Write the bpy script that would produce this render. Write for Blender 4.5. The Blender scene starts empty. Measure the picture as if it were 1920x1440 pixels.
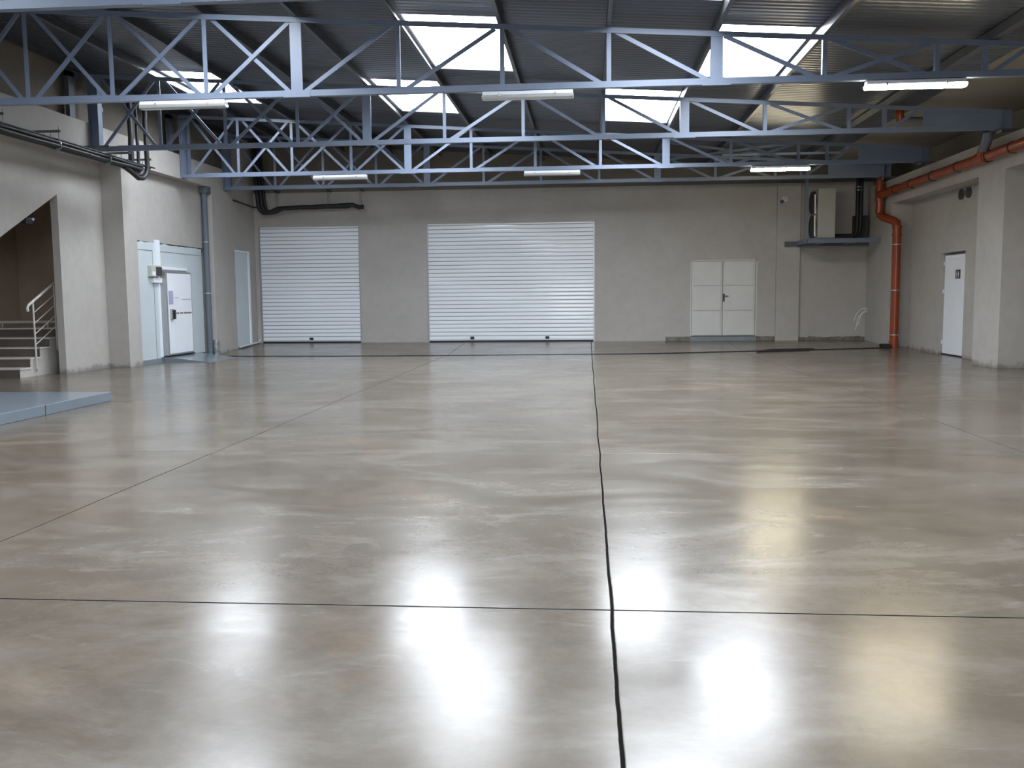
import bpy, math, random
from mathutils import Vector, Matrix
random.seed(7)
S = bpy.context.scene
COL = S.collection
# ------------------------------------------------------------------ camera
cam_d = bpy.data.cameras.new('camera'); cam = bpy.data.objects.new('camera', cam_d); COL.objects.link(cam)
S.camera = cam
cam_d.sensor_fit = 'HORIZONTAL'; cam_d.sensor_width = 36.0; cam_d.lens = 1699.1 / 1920 * 36.0
cam_d.clip_start = 0.05; cam_d.clip_end = 300
def cam_axes():
    f = 1699.1
    d = Vector((1101.34 - 960, 556.13 - 720, f)).normalized()
    u = Vector((-math.sin(.0017), -math.cos(.0017), 0)); u = (u - d * d.dot(u)).normalized()
    r = d.cross(u)
    if r.x < 0: r = -r
    return r, d, u                                   # images of world X, Y, Z in camera space (x right, y down, z ahead)
r_, d_, u_ = cam_axes()
cx = Vector((r_.x, d_.x, u_.x)); cy = Vector((r_.y, d_.y, u_.y)); cz = Vector((r_.z, d_.z, u_.z))
m = Matrix.Identity(4)
for i in range(3):
    m[i][0] = cx[i]; m[i][1] = -cy[i]; m[i][2] = -cz[i]
m[0][3], m[1][3], m[2][3] = 0, 0, 1.45
cam.matrix_world = m
# ------------------------------------------------------------------ world, exposure, light
SKY = 24.0
w = bpy.data.worlds.new('sky'); S.world = w; w.use_nodes = True
wn = w.node_tree; wn.nodes.clear()
wo = wn.nodes.new('ShaderNodeOutputWorld'); wb = wn.nodes.new('ShaderNodeBackground')
wb.inputs['Color'].default_value = (0.90, 0.945, 1.0, 1); wb.inputs['Strength'].default_value = SKY
wn.links.new(wb.outputs[0], wo.inputs[0])
S.view_settings.view_transform = 'Standard'; S.view_settings.look = 'None'
S.view_settings.gamma = 1; S.view_settings.use_curve_mapping = False
S.view_settings.exposure = 0.0

# roof and skylight layout (used by the portals too)
def z_top(x): return 5.235 - .0655 * (x - .313)      # top of the truss top chord
def z_roof(x): return z_top(x) + .15                 # underside of the roof sheets
PX = [-9.86, -8.42, -7.05, -5.62, -4.22, -2.74, -1.24, .31, 1.82, 3.30, 4.82, 6.3]
SKYL = [  # x0, x1, y0, y1
    (-2.70, -1.30, 13.47, 16.72), (1.87, 3.22, 13.47, 16.60),
    (-8.37, -7.10, 17.68, 20.60), (-4.17, -2.79, 17.68, 20.80), (.36, 1.77, 17.74, 20.95),
    (-5.57, -4.27, 9.30, 12.5), (.36, 1.77, 9.30, 12.5),
    (-8.37, -7.10, 5.0, 8.2), (-2.70, -1.30, 5.0, 8.2), (1.87, 3.22, 5.0, 8.2),  # bay out of view, rooflights added to light the near floor
    (-5.57, -4.27, .7, 3.9), (.36, 1.77, .7, 3.9)]  # also unseen, added for light around the camera
def portal(loc, sx, sy, rot):
    l = bpy.data.lights.new('portal', 'AREA'); l.shape = 'RECTANGLE'; l.size = sx; l.size_y = sy
    l.cycles.is_portal = True
    o = bpy.data.objects.new('sky_portal', l); o.location = loc; o.rotation_euler = rot; COL.objects.link(o)
for (x0, x1, y0, y1) in SKYL:
    portal(((x0 + x1) / 2, (y0 + y1) / 2, z_roof((x0 + x1) / 2) + .12), x1 - x0, y1 - y0, (0, 0.0655, 0))
GATE = (-2.4, 0.1, 1.0, 3.3, -8.0)
portal(((GATE[0] + GATE[1]) / 2, GATE[4] - .05, 2.15), 2.5, 2.3, (math.radians(90), 0, 0))

# ------------------------------------------------------------------ materials
def mat(name, col, rough=.6, metal=0., spec=.5, bump=0., bscale=60., var=0., vscale=3., emit=None, estr=0., coat=0.):
    M = bpy.data.materials.new(name); M.use_nodes = True; nt = M.node_tree; b = nt.nodes['Principled BSDF']
    b.inputs['Base Color'].default_value = (*col, 1); b.inputs['Roughness'].default_value = rough
    b.inputs['Metallic'].default_value = metal; b.inputs['Specular IOR Level'].default_value = spec
    b.inputs['Coat Weight'].default_value = coat
    tc = nt.nodes.new('ShaderNodeTexCoord')
    if var:
        n = nt.nodes.new('ShaderNodeTexNoise'); n.inputs['Scale'].default_value = vscale; n.inputs['Detail'].default_value = 5
        nt.links.new(tc.outputs['Object'], n.inputs['Vector'])
        mr = nt.nodes.new('ShaderNodeMapRange'); mr.inputs[1].default_value = .3; mr.inputs[2].default_value = .7
        mr.inputs[3].default_value = 1 - var; mr.inputs[4].default_value = 1 + var
        nt.links.new(n.outputs[0], mr.inputs[0])
        mx = nt.nodes.new('ShaderNodeVectorMath'); mx.operation = 'SCALE'; mx.inputs[0].default_value = col
        nt.links.new(mr.outputs[0], mx.inputs['Scale']); nt.links.new(mx.outputs[0], b.inputs['Base Color'])
    if bump:
        n2 = nt.nodes.new('ShaderNodeTexNoise'); n2.inputs['Scale'].default_value = bscale; n2.inputs['Detail'].default_value = 3
        nt.links.new(tc.outputs['Object'], n2.inputs['Vector'])
        bp = nt.nodes.new('ShaderNodeBump'); bp.inputs['Strength'].default_value = bump; bp.inputs['Distance'].default_value = .01
        nt.links.new(n2.outputs[0], bp.inputs['Height']); nt.links.new(bp.outputs[0], b.inputs['Normal'])
    if emit:
        b.inputs['Emission Color'].default_value = (*emit, 1); b.inputs['Emission Strength'].default_value = estr
    return M

M = {}
M['steel'] = mat('painted_steel_blue_grey', (.165, .205, .285), .40, 0, .5, var=.05, vscale=2)
M['steel_dark'] = mat('dark_steel', (.10, .11, .13), .5, .3, .5)
M['galv'] = mat('galvanised_steel', (.14, .145, .155), .38, .75, .5, var=.12, vscale=4)
M['slat'] = mat('white_slat_enamel', (.88, .92, .97), .20, 0, .5, coat=.2)
M['white'] = mat('white_enamel', (.86, .90, .96), .35, var=.02, vscale=2)
M['door_white'] = mat('painted_door', (.62, .62, .60), .5, var=.04, vscale=2, bump=.05, bscale=20)
M['panel'] = mat('cold_room_panel', (.58, .65, .69), .35, var=.03, vscale=1.5)
M['hinge'] = mat('groove_shade_grey', (.27, .285, .31), .6)  # grey for the slat grooves, their shade put into the colour
M['black'] = mat('black_rubber', (.012, .012, .013), .55)
M['foam'] = mat('black_pipe_insulation', (.013, .014, .017), .5, bump=.3, bscale=25)
M['dark'] = mat('dark_void', (.02, .02, .02), .9)
M['orange'] = mat('orange_pvc', (.29, .055, .017), .25, var=.06, vscale=3)
M['grey_pvc'] = mat('grey_pvc', (.12, .145, .18), .35)
M['alu'] = mat('aluminium', (.42, .43, .44), .35, .7)
M['rail'] = mat('cream_painted_rail', (.62, .60, .56), .4)
M['step'] = mat('stair_render', (.48, .455, .42), .8, var=.10, vscale=3, bump=.3, bscale=40)
M['riser'] = mat('stair_riser_stone', (.12, .10, .09), .6, var=.1, vscale=4)
M['tread'] = mat('stair_tread_marble', (.62, .60, .56), .35)
M['greyfloor'] = mat('grey_floor_paint', (.17, .205, .24), .22, var=.06, vscale=2, bump=.05, bscale=6)
M['kerb'] = mat('grey_kerb', (.20, .23, .25), .5, var=.08)
M['concrete_rough'] = mat('raw_concrete', (.17, .16, .14), .9, var=.35, vscale=7, bump=.8, bscale=20)
M['grate'] = mat('cast_iron_grate', (.03, .03, .032), .5, .5)
M['paper'] = mat('lilac_paper', (.42, .42, .62), .7)
M['sign'] = mat('sign_dark', (.02, .02, .03), .4)
M['tape'] = mat('foil_wrap', (.26, .27, .26), .35, .3, var=.5, vscale=14, bump=.8, bscale=25)
M['lamp_body'] = mat('lamp_housing', (.80, .84, .9), .4)
M['lamp_off'] = mat('lamp_diffuser_off', (.42, .43, .43), .2, coat=.4)
M['tube_off'] = mat('unlit_tube', (.85, .85, .84), .3)
M['lamp_on'] = mat('lamp_diffuser_lit', (.9, .88, .8), .3, emit=(1.0, .87, .60), estr=62)
M['yellow_warn'] = mat('box_cream', (.50, .51, .45), .45)
M['ac'] = mat('air_conditioner_cream', (.42, .42, .385), .5, var=.03)
M['soot'] = mat('dark_grille', (.05, .05, .05), .7)
M['brown'] = mat('door_label_brown', (.22, .17, .15), .6)

def plaster(name, base, low=.0):
    P = bpy.data.materials.new(name); P.use_nodes = True; nt = P.node_tree; b = nt.nodes['Principled BSDF']
    b.inputs['Roughness'].default_value = .85; b.inputs['Specular IOR Level'].default_value = .25
    g = nt.nodes.new('ShaderNodeNewGeometry')
    n = nt.nodes.new('ShaderNodeTexNoise'); n.inputs['Scale'].default_value = .55; n.inputs['Detail'].default_value = 7; n.inputs['Roughness'].default_value = .6
    n2 = nt.nodes.new('ShaderNodeTexNoise'); n2.inputs['Scale'].default_value = 5; n2.inputs['Detail'].default_value = 5
    for q in (n, n2): nt.links.new(g.outputs['Position'], q.inputs['Vector'])
    r = nt.nodes.new('ShaderNodeValToRGB'); r.color_ramp.elements[0].position = .3; r.color_ramp.elements[1].position = .7
    r.color_ramp.elements[0].color = (base[0] * .93, base[1] * .925, base[2] * .91, 1)
    r.color_ramp.elements[1].color = (base[0] * 1.06, base[1] * 1.06, base[2] * 1.07, 1)
    nt.links.new(n.outputs[0], r.inputs[0])
    mx = nt.nodes.new('ShaderNodeMix'); mx.data_type = 'RGBA'; mx.blend_type = 'MULTIPLY'; mx.inputs[0].default_value = .35
    nt.links.new(r.outputs[0], mx.inputs[6])
    r2 = nt.nodes.new('ShaderNodeValToRGB'); r2.color_ramp.elements[0].position = .35; r2.color_ramp.elements[1].position = .6
    r2.color_ramp.elements[0].color = (.87, .865, .855, 1); r2.color_ramp.elements[1].color = (1, 1, 1, 1)
    nt.links.new(n2.outputs[0], r2.inputs[0]); nt.links.new(r2.outputs[0], mx.inputs[7])
    # splash stains just above the floor, their edge broken by noise
    sx = nt.nodes.new('ShaderNodeSeparateXYZ'); nt.links.new(g.outputs['Position'], sx.inputs[0])
    ad = nt.nodes.new('ShaderNodeMath'); ad.operation = 'MULTIPLY_ADD'; ad.inputs[1].default_value = -.35; nt.links.new(n2.outputs[0], ad.inputs[0]); nt.links.new(sx.outputs[2], ad.inputs[2])
    mr = nt.nodes.new('ShaderNodeMapRange'); mr.inputs[1].default_value = -.16; mr.inputs[2].default_value = -.05
    mr.inputs[3].default_value = .55; mr.inputs[4].default_value = 1.0; nt.links.new(ad.outputs[0], mr.inputs[0])
    sc = nt.nodes.new('ShaderNodeVectorMath'); sc.operation = 'SCALE'
    nt.links.new(mx.outputs[2], sc.inputs[0]); nt.links.new(mr.outputs[0], sc.inputs['Scale']); nt.links.new(sc.outputs[0], b.inputs['Base Color'])
    n3 = nt.nodes.new('ShaderNodeTexNoise'); n3.inputs['Scale'].default_value = 45; n3.inputs['Detail'].default_value = 3
    nt.links.new(g.outputs['Position'], n3.inputs['Vector'])
    bp = nt.nodes.new('ShaderNodeBump'); bp.inputs['Strength'].default_value = .35; bp.inputs['Distance'].default_value = .01
    nt.links.new(n3.outputs[0], bp.inputs['Height']); nt.links.new(bp.outputs[0], b.inputs['Normal'])
    return P
M['plaster'] = plaster('beige_plaster', (.455, .435, .41))
M['render_dark'] = plaster('dark_upper_render', (.20, .18, .15))  # darker tone than the plaster below, for the upper walls
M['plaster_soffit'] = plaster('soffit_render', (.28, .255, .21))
M['plaster_warm'] = plaster('stairwell_plaster', (.48, .385, .30))

def floor_material():
    P = bpy.data.materials.new('polished_concrete'); P.use_nodes = True; nt = P.node_tree; b = nt.nodes['Principled BSDF']
    N = nt.nodes.new; L = nt.links.new
    g = N('ShaderNodeNewGeometry'); sx = N('ShaderNodeSeparateXYZ'); L(g.outputs['Position'], sx.inputs[0])
    def noise(scale, detail, rough=.55, sc=(1, 1, 1), dist=0., off=0.):
        mp = N('ShaderNodeMapping'); mp.inputs['Scale'].default_value = sc; mp.inputs['Location'].default_value = (off, off, 0)
        L(g.outputs['Position'], mp.inputs[0])
        n = N('ShaderNodeTexNoise'); n.inputs['Scale'].default_value = scale; n.inputs['Detail'].default_value = detail
        n.inputs['Roughness'].default_value = rough; n.inputs['Distortion'].default_value = dist; L(mp.outputs[0], n.inputs['Vector'])
        return n.outputs[0]
    def rng(v, a, c, d, e):
        q = N('ShaderNodeMapRange'); q.interpolation_type = 'SMOOTHSTEP'
        for i, x in zip((1, 2, 3, 4), (a, c, d, e)): q.inputs[i].default_value = x
        L(v, q.inputs[0]); return q.outputs[0]
    def mixc(f, a, c):
        q = N('ShaderNodeMix'); q.data_type = 'RGBA'
        if isinstance(f, float): q.inputs[0].default_value = f
        else: L(f, q.inputs[0])
        for i, x in ((6, a), (7, c)):
            if isinstance(x, tuple): q.inputs[i].default_value = (*x, 1)
            else: L(x, q.inputs[i])
        return q.outputs[2]
    def mth(op, a, c=None):
        q = N('ShaderNodeMath'); q.operation = op
        for i, x in ((0, a), (1, c)):
            if x is None: continue
            if isinstance(x, (int, float)): q.inputs[i].default_value = x
            else: L(x, q.inputs[i])
        return q.outputs[0]
    big = noise(.38, 8, .6, (1, .8, 1), .6)
    mid = noise(1.3, 8, .65, (.55, 1.1, 1), .8, 7.)
    fine = noise(6., 6, .7, (1, 1, 1), .3)
    c = mixc(rng(big, .36, .64, 0, 1), (.116, .094, .069), (.170, .145, .114))
    c = mixc(mth('MULTIPLY', rng(mid, .45, .78, 0, 1), .60), c, (.265, .24, .205))
    c = mixc(mth('MULTIPLY', rng(noise(.9, 6, .6, (.7, 1.2, 1), .5, 19.), .50, .76, 0, 1), .55), c, (.085, .071, .056))
    c = mixc(mth('MULTIPLY', rng(noise(.7, 5, .6, (1, 1, 1), .2, 33.), .58, .74, 0, 1), .45), c, (.26, .16, .09))
    c = mixc(mth('MULTIPLY', rng(fine, .35, .7, 0, 1), .22), c, (.22, .195, .165))
    c = mixc(mth('MULTIPLY', rng(noise(38., 3, .6), .64, .74, 0, 1), .30), c, (.10, .09, .08))
    c = mixc(mth('MULTIPLY', rng(noise(3.2, 5, .7, (.45, 1.6, 1), .6, 51.), .62, .72, 0, 1), .40), c, (.075, .062, .048))
    c = mixc(mth('MULTIPLY', rng(noise(2.6, 7, .75, (.5, 1.5, 1), .9, 77.), .56, .74, 0, 1), .45), c, (.30, .28, .25))
    c = mixc(mth('MULTIPLY', rng(noise(1.9, 9, .78, (.8, 1.2, 1), .4, 91.), .40, .66, 0, 1), .42), c, (.085, .070, .052))
    # oil spots: x, y, rx, ry, strength
    for (px, py, rx, ry, st) in ((-1.33, 5.1, .09, .12, .55), (-3.6, 10.3, .34, .35, .35), (7.0, 15.9, .55, .5, .40), (2.9, 5.0, .45, .35, .25),
                                 (5.8, 7.6, .5, .4, .2), (-3.35, 3.3, .2, .16, .3), (4.2, 13.2, .3, .5, .25), (-6.2, 14.8, .5, .45, .25), (-.2, 17.9, .2, .5, .2)):
        dx = mth('DIVIDE', mth('SUBTRACT', sx.outputs[0], px), rx); dy = mth('DIVIDE', mth('SUBTRACT', sx.outputs[1], py), ry)
        d = mth('ADD', mth('ADD', mth('MULTIPLY', dx, dx), mth('MULTIPLY', dy, dy)), mth('MULTIPLY', fine, 1.2))
        c = mixc(rng(d, .7, 1.7, st, 0), c, (.085, .075, .065))
    # saw cuts
    wob = mth('MULTIPLY', mth('SUBTRACT', noise(.5, 4, .6, (1, 1, 1)), .5), .05)
    wob2 = mth('MULTIPLY', mth('SUBTRACT', noise(25., 2, .6), .5), .003)
    X = mth('ADD', mth('ADD', sx.outputs[0], wob), wob2); Y = mth('ADD', mth('ADD', sx.outputs[1], mth('MULTIPLY', wob, .3)), wob2)
    cuts = None
    for ax, pos, hw, st in ((X, .11, .0075, 1.), (X, -3.56, .0055, .9), (X, 3.95, .0055, .7), (X, 7.3, .003, .3), (Y, 4.11, .0065, 1.), (Y, 8.35, .006, .40), (Y, 12.6, .010, .34), (Y, 17., .012, .25), (Y, 21.2, .012, .2)):
        d = mth('ABSOLUTE', mth('SUBTRACT', ax, pos)); v = rng(d, hw * .7, hw * 1.5, st, 0)
        cuts = v if cuts is None else mth('MAXIMUM', cuts, v)
    c = mixc(cuts, c, (.012, .011, .011))
    L(c, b.inputs['Base Color'])
    ro = mth('ADD', rng(mid, .3, .7, .165, .245), mth('MULTIPLY', cuts, .6))
    ro = mth('ADD', ro, rng(big, .35, .65, .03, -.015))
    L(ro, b.inputs['Roughness'])
    L(mth('MULTIPLY', mth('SUBTRACT', 1.0, cuts), .86), b.inputs['Specular IOR Level'])
    h = mth('ADD', mth('MULTIPLY', noise(3., 4, .6), .35), mth('ADD', mth('MULTIPLY', fine, .12), mth('MULTIPLY', cuts, -.6)))
    bp = N('ShaderNodeBump'); bp.inputs['Strength'].default_value = .10; bp.inputs['Distance'].default_value = .006
    L(h, bp.inputs['Height']); L(bp.outputs[0], b.inputs['Normal'])
    return P
M['floor'] = floor_material()

def roof_material():
    P = bpy.data.materials.new('ribbed_roof_sheet'); P.use_nodes = True; nt = P.node_tree; b = nt.nodes['Principled BSDF']
    N = nt.nodes.new; L = nt.links.new
    b.inputs['Base Color'].default_value = (.082, .091, .112, 1); b.inputs['Roughness'].default_value = .33; b.inputs['Metallic'].default_value = .3
    g = N('ShaderNodeNewGeometry'); sx = N('ShaderNodeSeparateXYZ'); L(g.outputs['Position'], sx.inputs[0])
    q = N('ShaderNodeMath'); q.operation = 'MULTIPLY'; q.inputs[1].default_value = 2 * math.pi / .14; L(sx.outputs[1], q.inputs[0])
    s = N('ShaderNodeMath'); s.operation = 'SINE'; L(q.outputs[0], s.inputs[0])
    bp = N('ShaderNodeBump'); bp.inputs['Strength'].default_value = .27; bp.inputs['Distance'].default_value = .012
    L(s.outputs[0], bp.inputs['Height']); L(bp.outputs[0], b.inputs['Normal'])
    return P
M['roof'] = roof_material()

def pane_material():
    P = bpy.data.materials.new('clear_rooflight_sheet'); P.use_nodes = True; nt = P.node_tree
    for n in list(nt.nodes): nt.nodes.remove(n)
    o = nt.nodes.new('ShaderNodeOutputMaterial'); t = nt.nodes.new('ShaderNodeBsdfTransparent'); t.inputs[0].default_value = (.93, .95, .97, 1)
    g = nt.nodes.new('ShaderNodeBsdfGlossy'); g.inputs['Roughness'].default_value = .12
    mx = nt.nodes.new('ShaderNodeMixShader'); mx.inputs[0].default_value = .06
    nt.links.new(t.outputs[0], mx.inputs[1]); nt.links.new(g.outputs[0], mx.inputs[2]); nt.links.new(mx.outputs[0], o.inputs[0])
    return P
M['pane'] = pane_material()

# ------------------------------------------------------------------ mesh helpers (all coordinates are world coordinates)
class MB:
    def __init__(s): s.v = []; s.f = []; s.sm = []
    def add(s, vs, fs, smooth=False):
        o = len(s.v); s.v += [Vector(v) for v in vs]; s.f += [tuple(i + o for i in f) for f in fs]; s.sm += [smooth] * len(fs); return s
    def box(s, x0, x1, y0, y1, z0, z1):
        return s.add([(x0, y0, z0), (x1, y0, z0), (x1, y1, z0), (x0, y1, z0), (x0, y0, z1), (x1, y0, z1), (x1, y1, z1), (x0, y1, z1)],
                     [(0, 3, 2, 1), (4, 5, 6, 7), (0, 1, 5, 4), (1, 2, 6, 5), (2, 3, 7, 6), (3, 0, 4, 7)])
    def prism(s, pts, axis, a, b):
        """polygon pts (2D) extruded along axis from a to b. axis x: pts=(y,z); y: pts=(x,z); z: pts=(x,y)"""
        def P(p, t): return (t, p[0], p[1]) if axis == 'x' else ((p[0], t, p[1]) if axis == 'y' else (p[0], p[1], t))
        n = len(pts); vs = [P(p, a) for p in pts] + [P(p, b) for p in pts]
        fs = [tuple(range(n)), tuple(range(2 * n - 1, n - 1, -1))] + [(i, i + n, (i + 1) % n + n, (i + 1) % n) for i in range(n)]
        return s.add(vs, fs)
    def bar(s, p, q, w, h, up=(0, 0, 1)):
        """rectangular bar from p to q; w across, h along the up side"""
        p = Vector(p); q = Vector(q); d = (q - p).normalized(); up = Vector(up)
        a = d.cross(up)
        if a.length < 1e-4: a = d.cross(Vector((0, 1, 0)))
        a.normalize(); u = a.cross(d).normalized()
        vs = [t + a * (i * w / 2) + u * (j * h / 2) for t in (p, q) for i, j in ((-1, -1), (1, -1), (1, 1), (-1, 1))]
        return s.add(vs, [(0, 1, 2, 3), (7, 6, 5, 4), (0, 4, 5, 1), (1, 5, 6, 2), (2, 6, 7, 3), (3, 7, 4, 0)])
    def tube(s, pts, r, n=14, caps=True):
        pts = [Vector(p) for p in pts]; rings = []; prev = None
        for i, p in enumerate(pts):
            d = (pts[min(i + 1, len(pts) - 1)] - pts[max(i - 1, 0)]).normalized()
            if prev is None:
                a = d.cross(Vector((0, 0, 1)));
                if a.length < .05: a = d.cross(Vector((1, 0, 0)))
            else: a = prev - d * prev.dot(d)
            a.normalize(); prev = a; b = d.cross(a)
            rr = r[i] if isinstance(r, (list, tuple)) else r
            rings.append([p + (a * math.cos(2 * math.pi * k / n) + b * math.sin(2 * math.pi * k / n)) * rr for k in range(n)])
        vs = [v for R in rings for v in R]
        fs = [(i * n + k, i * n + (k + 1) % n, (i + 1) * n + (k + 1) % n, (i + 1) * n + k) for i in range(len(rings) - 1) for k in range(n)]
        s.add(vs, fs, True)
        if caps:
            o = len(rings) - 1
            s.add(rings[0], [tuple(range(n - 1, -1, -1))]); s.add(rings[o], [tuple(range(n))])
        return s
    def build(s, name, material, parent=None, origin=None, bevel=0.):
        me = bpy.data.meshes.new(name)
        if origin is None:
            if parent is not None: origin = Vector((0, 0, 0))
            else:
                xs = [v.x for v in s.v]; ys = [v.y for v in s.v]; zs = [v.z for v in s.v]
                origin = Vector(((min(xs) + max(xs)) / 2, (min(ys) + max(ys)) / 2, min(zs)))
        base = origin if parent is None else world_loc(parent)
        me.from_pydata([v - base for v in s.v], [], s.f); me.materials.append(M[material])
        for p, sm in zip(me.polygons, s.sm): p.use_smooth = sm
        import bmesh
        bm = bmesh.new(); bm.from_mesh(me); bmesh.ops.recalc_face_normals(bm, faces=bm.faces); bm.to_mesh(me); bm.free()
        o = bpy.data.objects.new(name, me); COL.objects.link(o)
        if parent is not None: o.parent = parent
        else: o.location = base
        if bevel:
            md = o.modifiers.new('bevel', 'BEVEL'); md.width = bevel; md.segments = 2; md.limit_method = 'ANGLE'; md.angle_limit = math.radians(40)
        return o
def world_loc(o):
    v = Vector(o.location)
    while o.parent is not None: o = o.parent; v += Vector(o.location)
    return v
def arc(c, a, b, r, t0, t1, n=8):
    """points on an arc about c in the plane of unit vectors a, b"""
    c = Vector(c); a = Vector(a); b = Vector(b)
    return [c + (a * math.cos(t0 + (t1 - t0) * i / n) + b * math.sin(t0 + (t1 - t0) * i / n)) * r for i in range(n + 1)]
def tag(o, label=None, cat=None, group=None, kind=None):
    if label: o['label'] = label
    if cat: o['category'] = cat
    if group: o['group'] = group
    if kind: o['kind'] = kind
    return o
def thing(name, label, cat, loc, group=None, kind=None):
    o = bpy.data.objects.new(name, None); o.empty_display_size = .1; COL.objects.link(o); o.location = loc
    return tag(o, label, cat, group, kind)
def struct(name, mb, m, label=None, cat=None, **k):
    return tag(mb.build(name, m, **k), label, cat, None, 'structure')
def kids(o): return [c for c in bpy.data.objects if c.parent == o]
def copy_tree(o, parent=None):
    ch = kids(o); c = o.copy(); COL.objects.link(c)
    if parent is not None: c.parent = parent
    for k in ch: copy_tree(k, c)
    return c

# ------------------------------------------------------------------ floor
def zf(y): return 0. if y < 23 else (y - 23) * .0435
f = MB()
ys = [-12, 0, 8, 16, 23, 26.7]
for i in range(len(ys) - 1):
    a, b2 = ys[i], ys[i + 1]; fa, fb = zf(a), zf(b2)
    f.add([(-12.8, a, fa), (9.2, a, fa), (9.2, b2, fb), (-12.8, b2, fb)], [(0, 1, 2, 3)])
f.add([(-12.8, -12, -.2), (9.2, -12, -.2), (9.2, 26.7, -.2), (-12.8, 26.7, -.2)], [(3, 2, 1, 0)])
struct('floor', f, 'floor', 'polished mottled beige concrete floor with dark saw-cut joints', 'floor', origin=Vector((0, 0, 0)))

# ------------------------------------------------------------------ back wall (with openings)
YB = 26.5
def wall_y(mb, y0, y1, x0, x1, z0, z1, holes):
    xs = sorted({x0, x1} | {h[0] for h in holes} | {h[1] for h in holes}); zs = sorted({z0, z1} | {h[2] for h in holes} | {h[3] for h in holes})
    for i in range(len(xs) - 1):
        for j in range(len(zs) - 1):
            cx_, cz_ = (xs[i] + xs[i + 1]) / 2, (zs[j] + zs[j + 1]) / 2
            if any(h[0] < cx_ < h[1] and h[2] < cz_ < h[3] for h in holes): continue
            mb.box(xs[i], xs[i + 1], y0, y1, zs[j], zs[j + 1])
    return mb
SH1 = (-9.74, -6.69, .0, 3.59); SH2 = (-4.69, .21, .0, 3.61)
DD = (2.95, 4.82, .27, 2.46)
b = wall_y(MB(), YB, YB + .3, -12.8, 9.2, -.1, 6.6, [SH1, SH2, DD])
b.box(5.34, 5.98, YB - .10, YB, -.05, 4.57)
struct('wall_back', b, 'plaster', 'beige plastered back wall with two shutters and a double door', 'wall')
struct('wall_back_upper', MB().box(-9.85, 8.4, YB - .02, YB - .001, 4.58, 6.4), 'render_dark', 'dark strip of back wall above the trusses bottom line', 'wall')
# near wall behind the camera with an open gate
b = wall_y(MB(), -8.3, -8.0, -12.8, 9.2, -.1, 6.6, [(GATE[0], GATE[1], GATE[2], GATE[3])])
struct('wall_front', b, 'plaster')

# ------------------------------------------------------------------ left wall
b = MB()
# pier wall with stair opening (polygon in y,z)
b.prism([(-8.2, -.1), (13.0, -.1), (13.0, 1.30), (17.34, 3.56), (17.34, -.1), (18.99, -.1), (18.99, 4.40), (-8.2, 4.40)], 'x', -10.57, -10.42)
b.box(-10.75, -9.95, 18.99, 19.56, -.1, 4.40)           # column
b.box(-10.75, -10.03, 19.56, 23.30, 2.80, 4.40)         # plaster over the cold-room panel
b.box(-10.75, -10.20, 19.56, 23.30, -.1, 2.80)
b.box(-10.75, -9.78, 23.30, 24.72, -.1, 4.40)           # pilaster
b.box(-10.75, -9.85, 24.72, 26.6, -.1, 6.4)
b.box(-10.75, -9.80, -8.2, 24.72, 4.385, 4.955)          # parapet beam
struct('wall_left', b, 'plaster', 'beige plastered left wall with pillars, parapet beam and stair opening', 'wall')
struct('wall_left_upper', MB().box(-10.75, -10.05, -8.2, 24.72, 4.956, 6.4), 'render_dark', 'dark upper left wall above the parapet beam', 'wall')
# stairwell behind the opening
b = MB()
b.box(-12.8, -12.6, 12.6, 20.0, 0, 4.4).box(-12.6, -10.76, 19.3, 19.45, 0, 4.4).box(-12.6, -10.57, 12.6, 12.75, 0, 4.4).box(-12.6, -10.57, 12.6, 19.4, 4.3, 4.4)
struct('wall_stairwell', b, 'plaster_warm', 'brownish wall inside the dark stairwell', 'wall')
# raised strip: cold room panel wall (plaster edge chipped)
p = thing('insulated_panel_wall', 'pale grey-blue insulated panel cladding around the cold-room door', 'wall panel', (-10.03, 21.4, 0))
b = MB(); pts = [(19.58, .10)]
pts += [(23.10, .10)]
y = 23.10
while y > 19.62:
    pts.append((y, 2.79 + random.uniform(-.025, .015))); y -= .16
pts.append((19.58, 2.78))
b.prism(pts, 'x', -10.19, -10.035); b.build('cladding', 'panel', p)
MB().box(-10.19, -10.01, 19.58, 20.62, 0, .10).build('grey_skirting', 'kerb', p)
b = MB().box(-10.04, -10.028, 19.62, 20.4, 2.60, 2.612).box(-10.04, -10.028, 20.8, 23.0, 2.60, 2.610).box(-10.04, -10.028, 20.4, 20.415, .1, 2.6)
b.build('panel_joint', 'alu', p)
# second panel on the far left wall
p = thing('white_panel_door', 'tall pale panel door in the far left corner beside small shutter', 'door', (-9.85, 25.4, 0))
MB().box(-9.95, -9.80, 24.80, 25.72, .12, 2.80).build('door_leaf', 'panel', p, bevel=.01)
MB().box(-9.95, -9.78, 25.72, 25.84, .10, 2.84).box(-9.95, -9.78, 24.74, 25.72, 2.80, 2.84).build('door_frame', 'white', p)
MB().box(-9.95, -9.76, 24.80, 25.72, zf(25), .12).build('threshold', 'kerb', p)
MB().tube([(-9.74, 24.8, zf(24.8) + .05), (-9.74, 26.3, zf(26.3) + .05), (-9.74, 26.36, zf(26.3) + .13)], .03).build('floor_pipe', 'panel', p)

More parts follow.
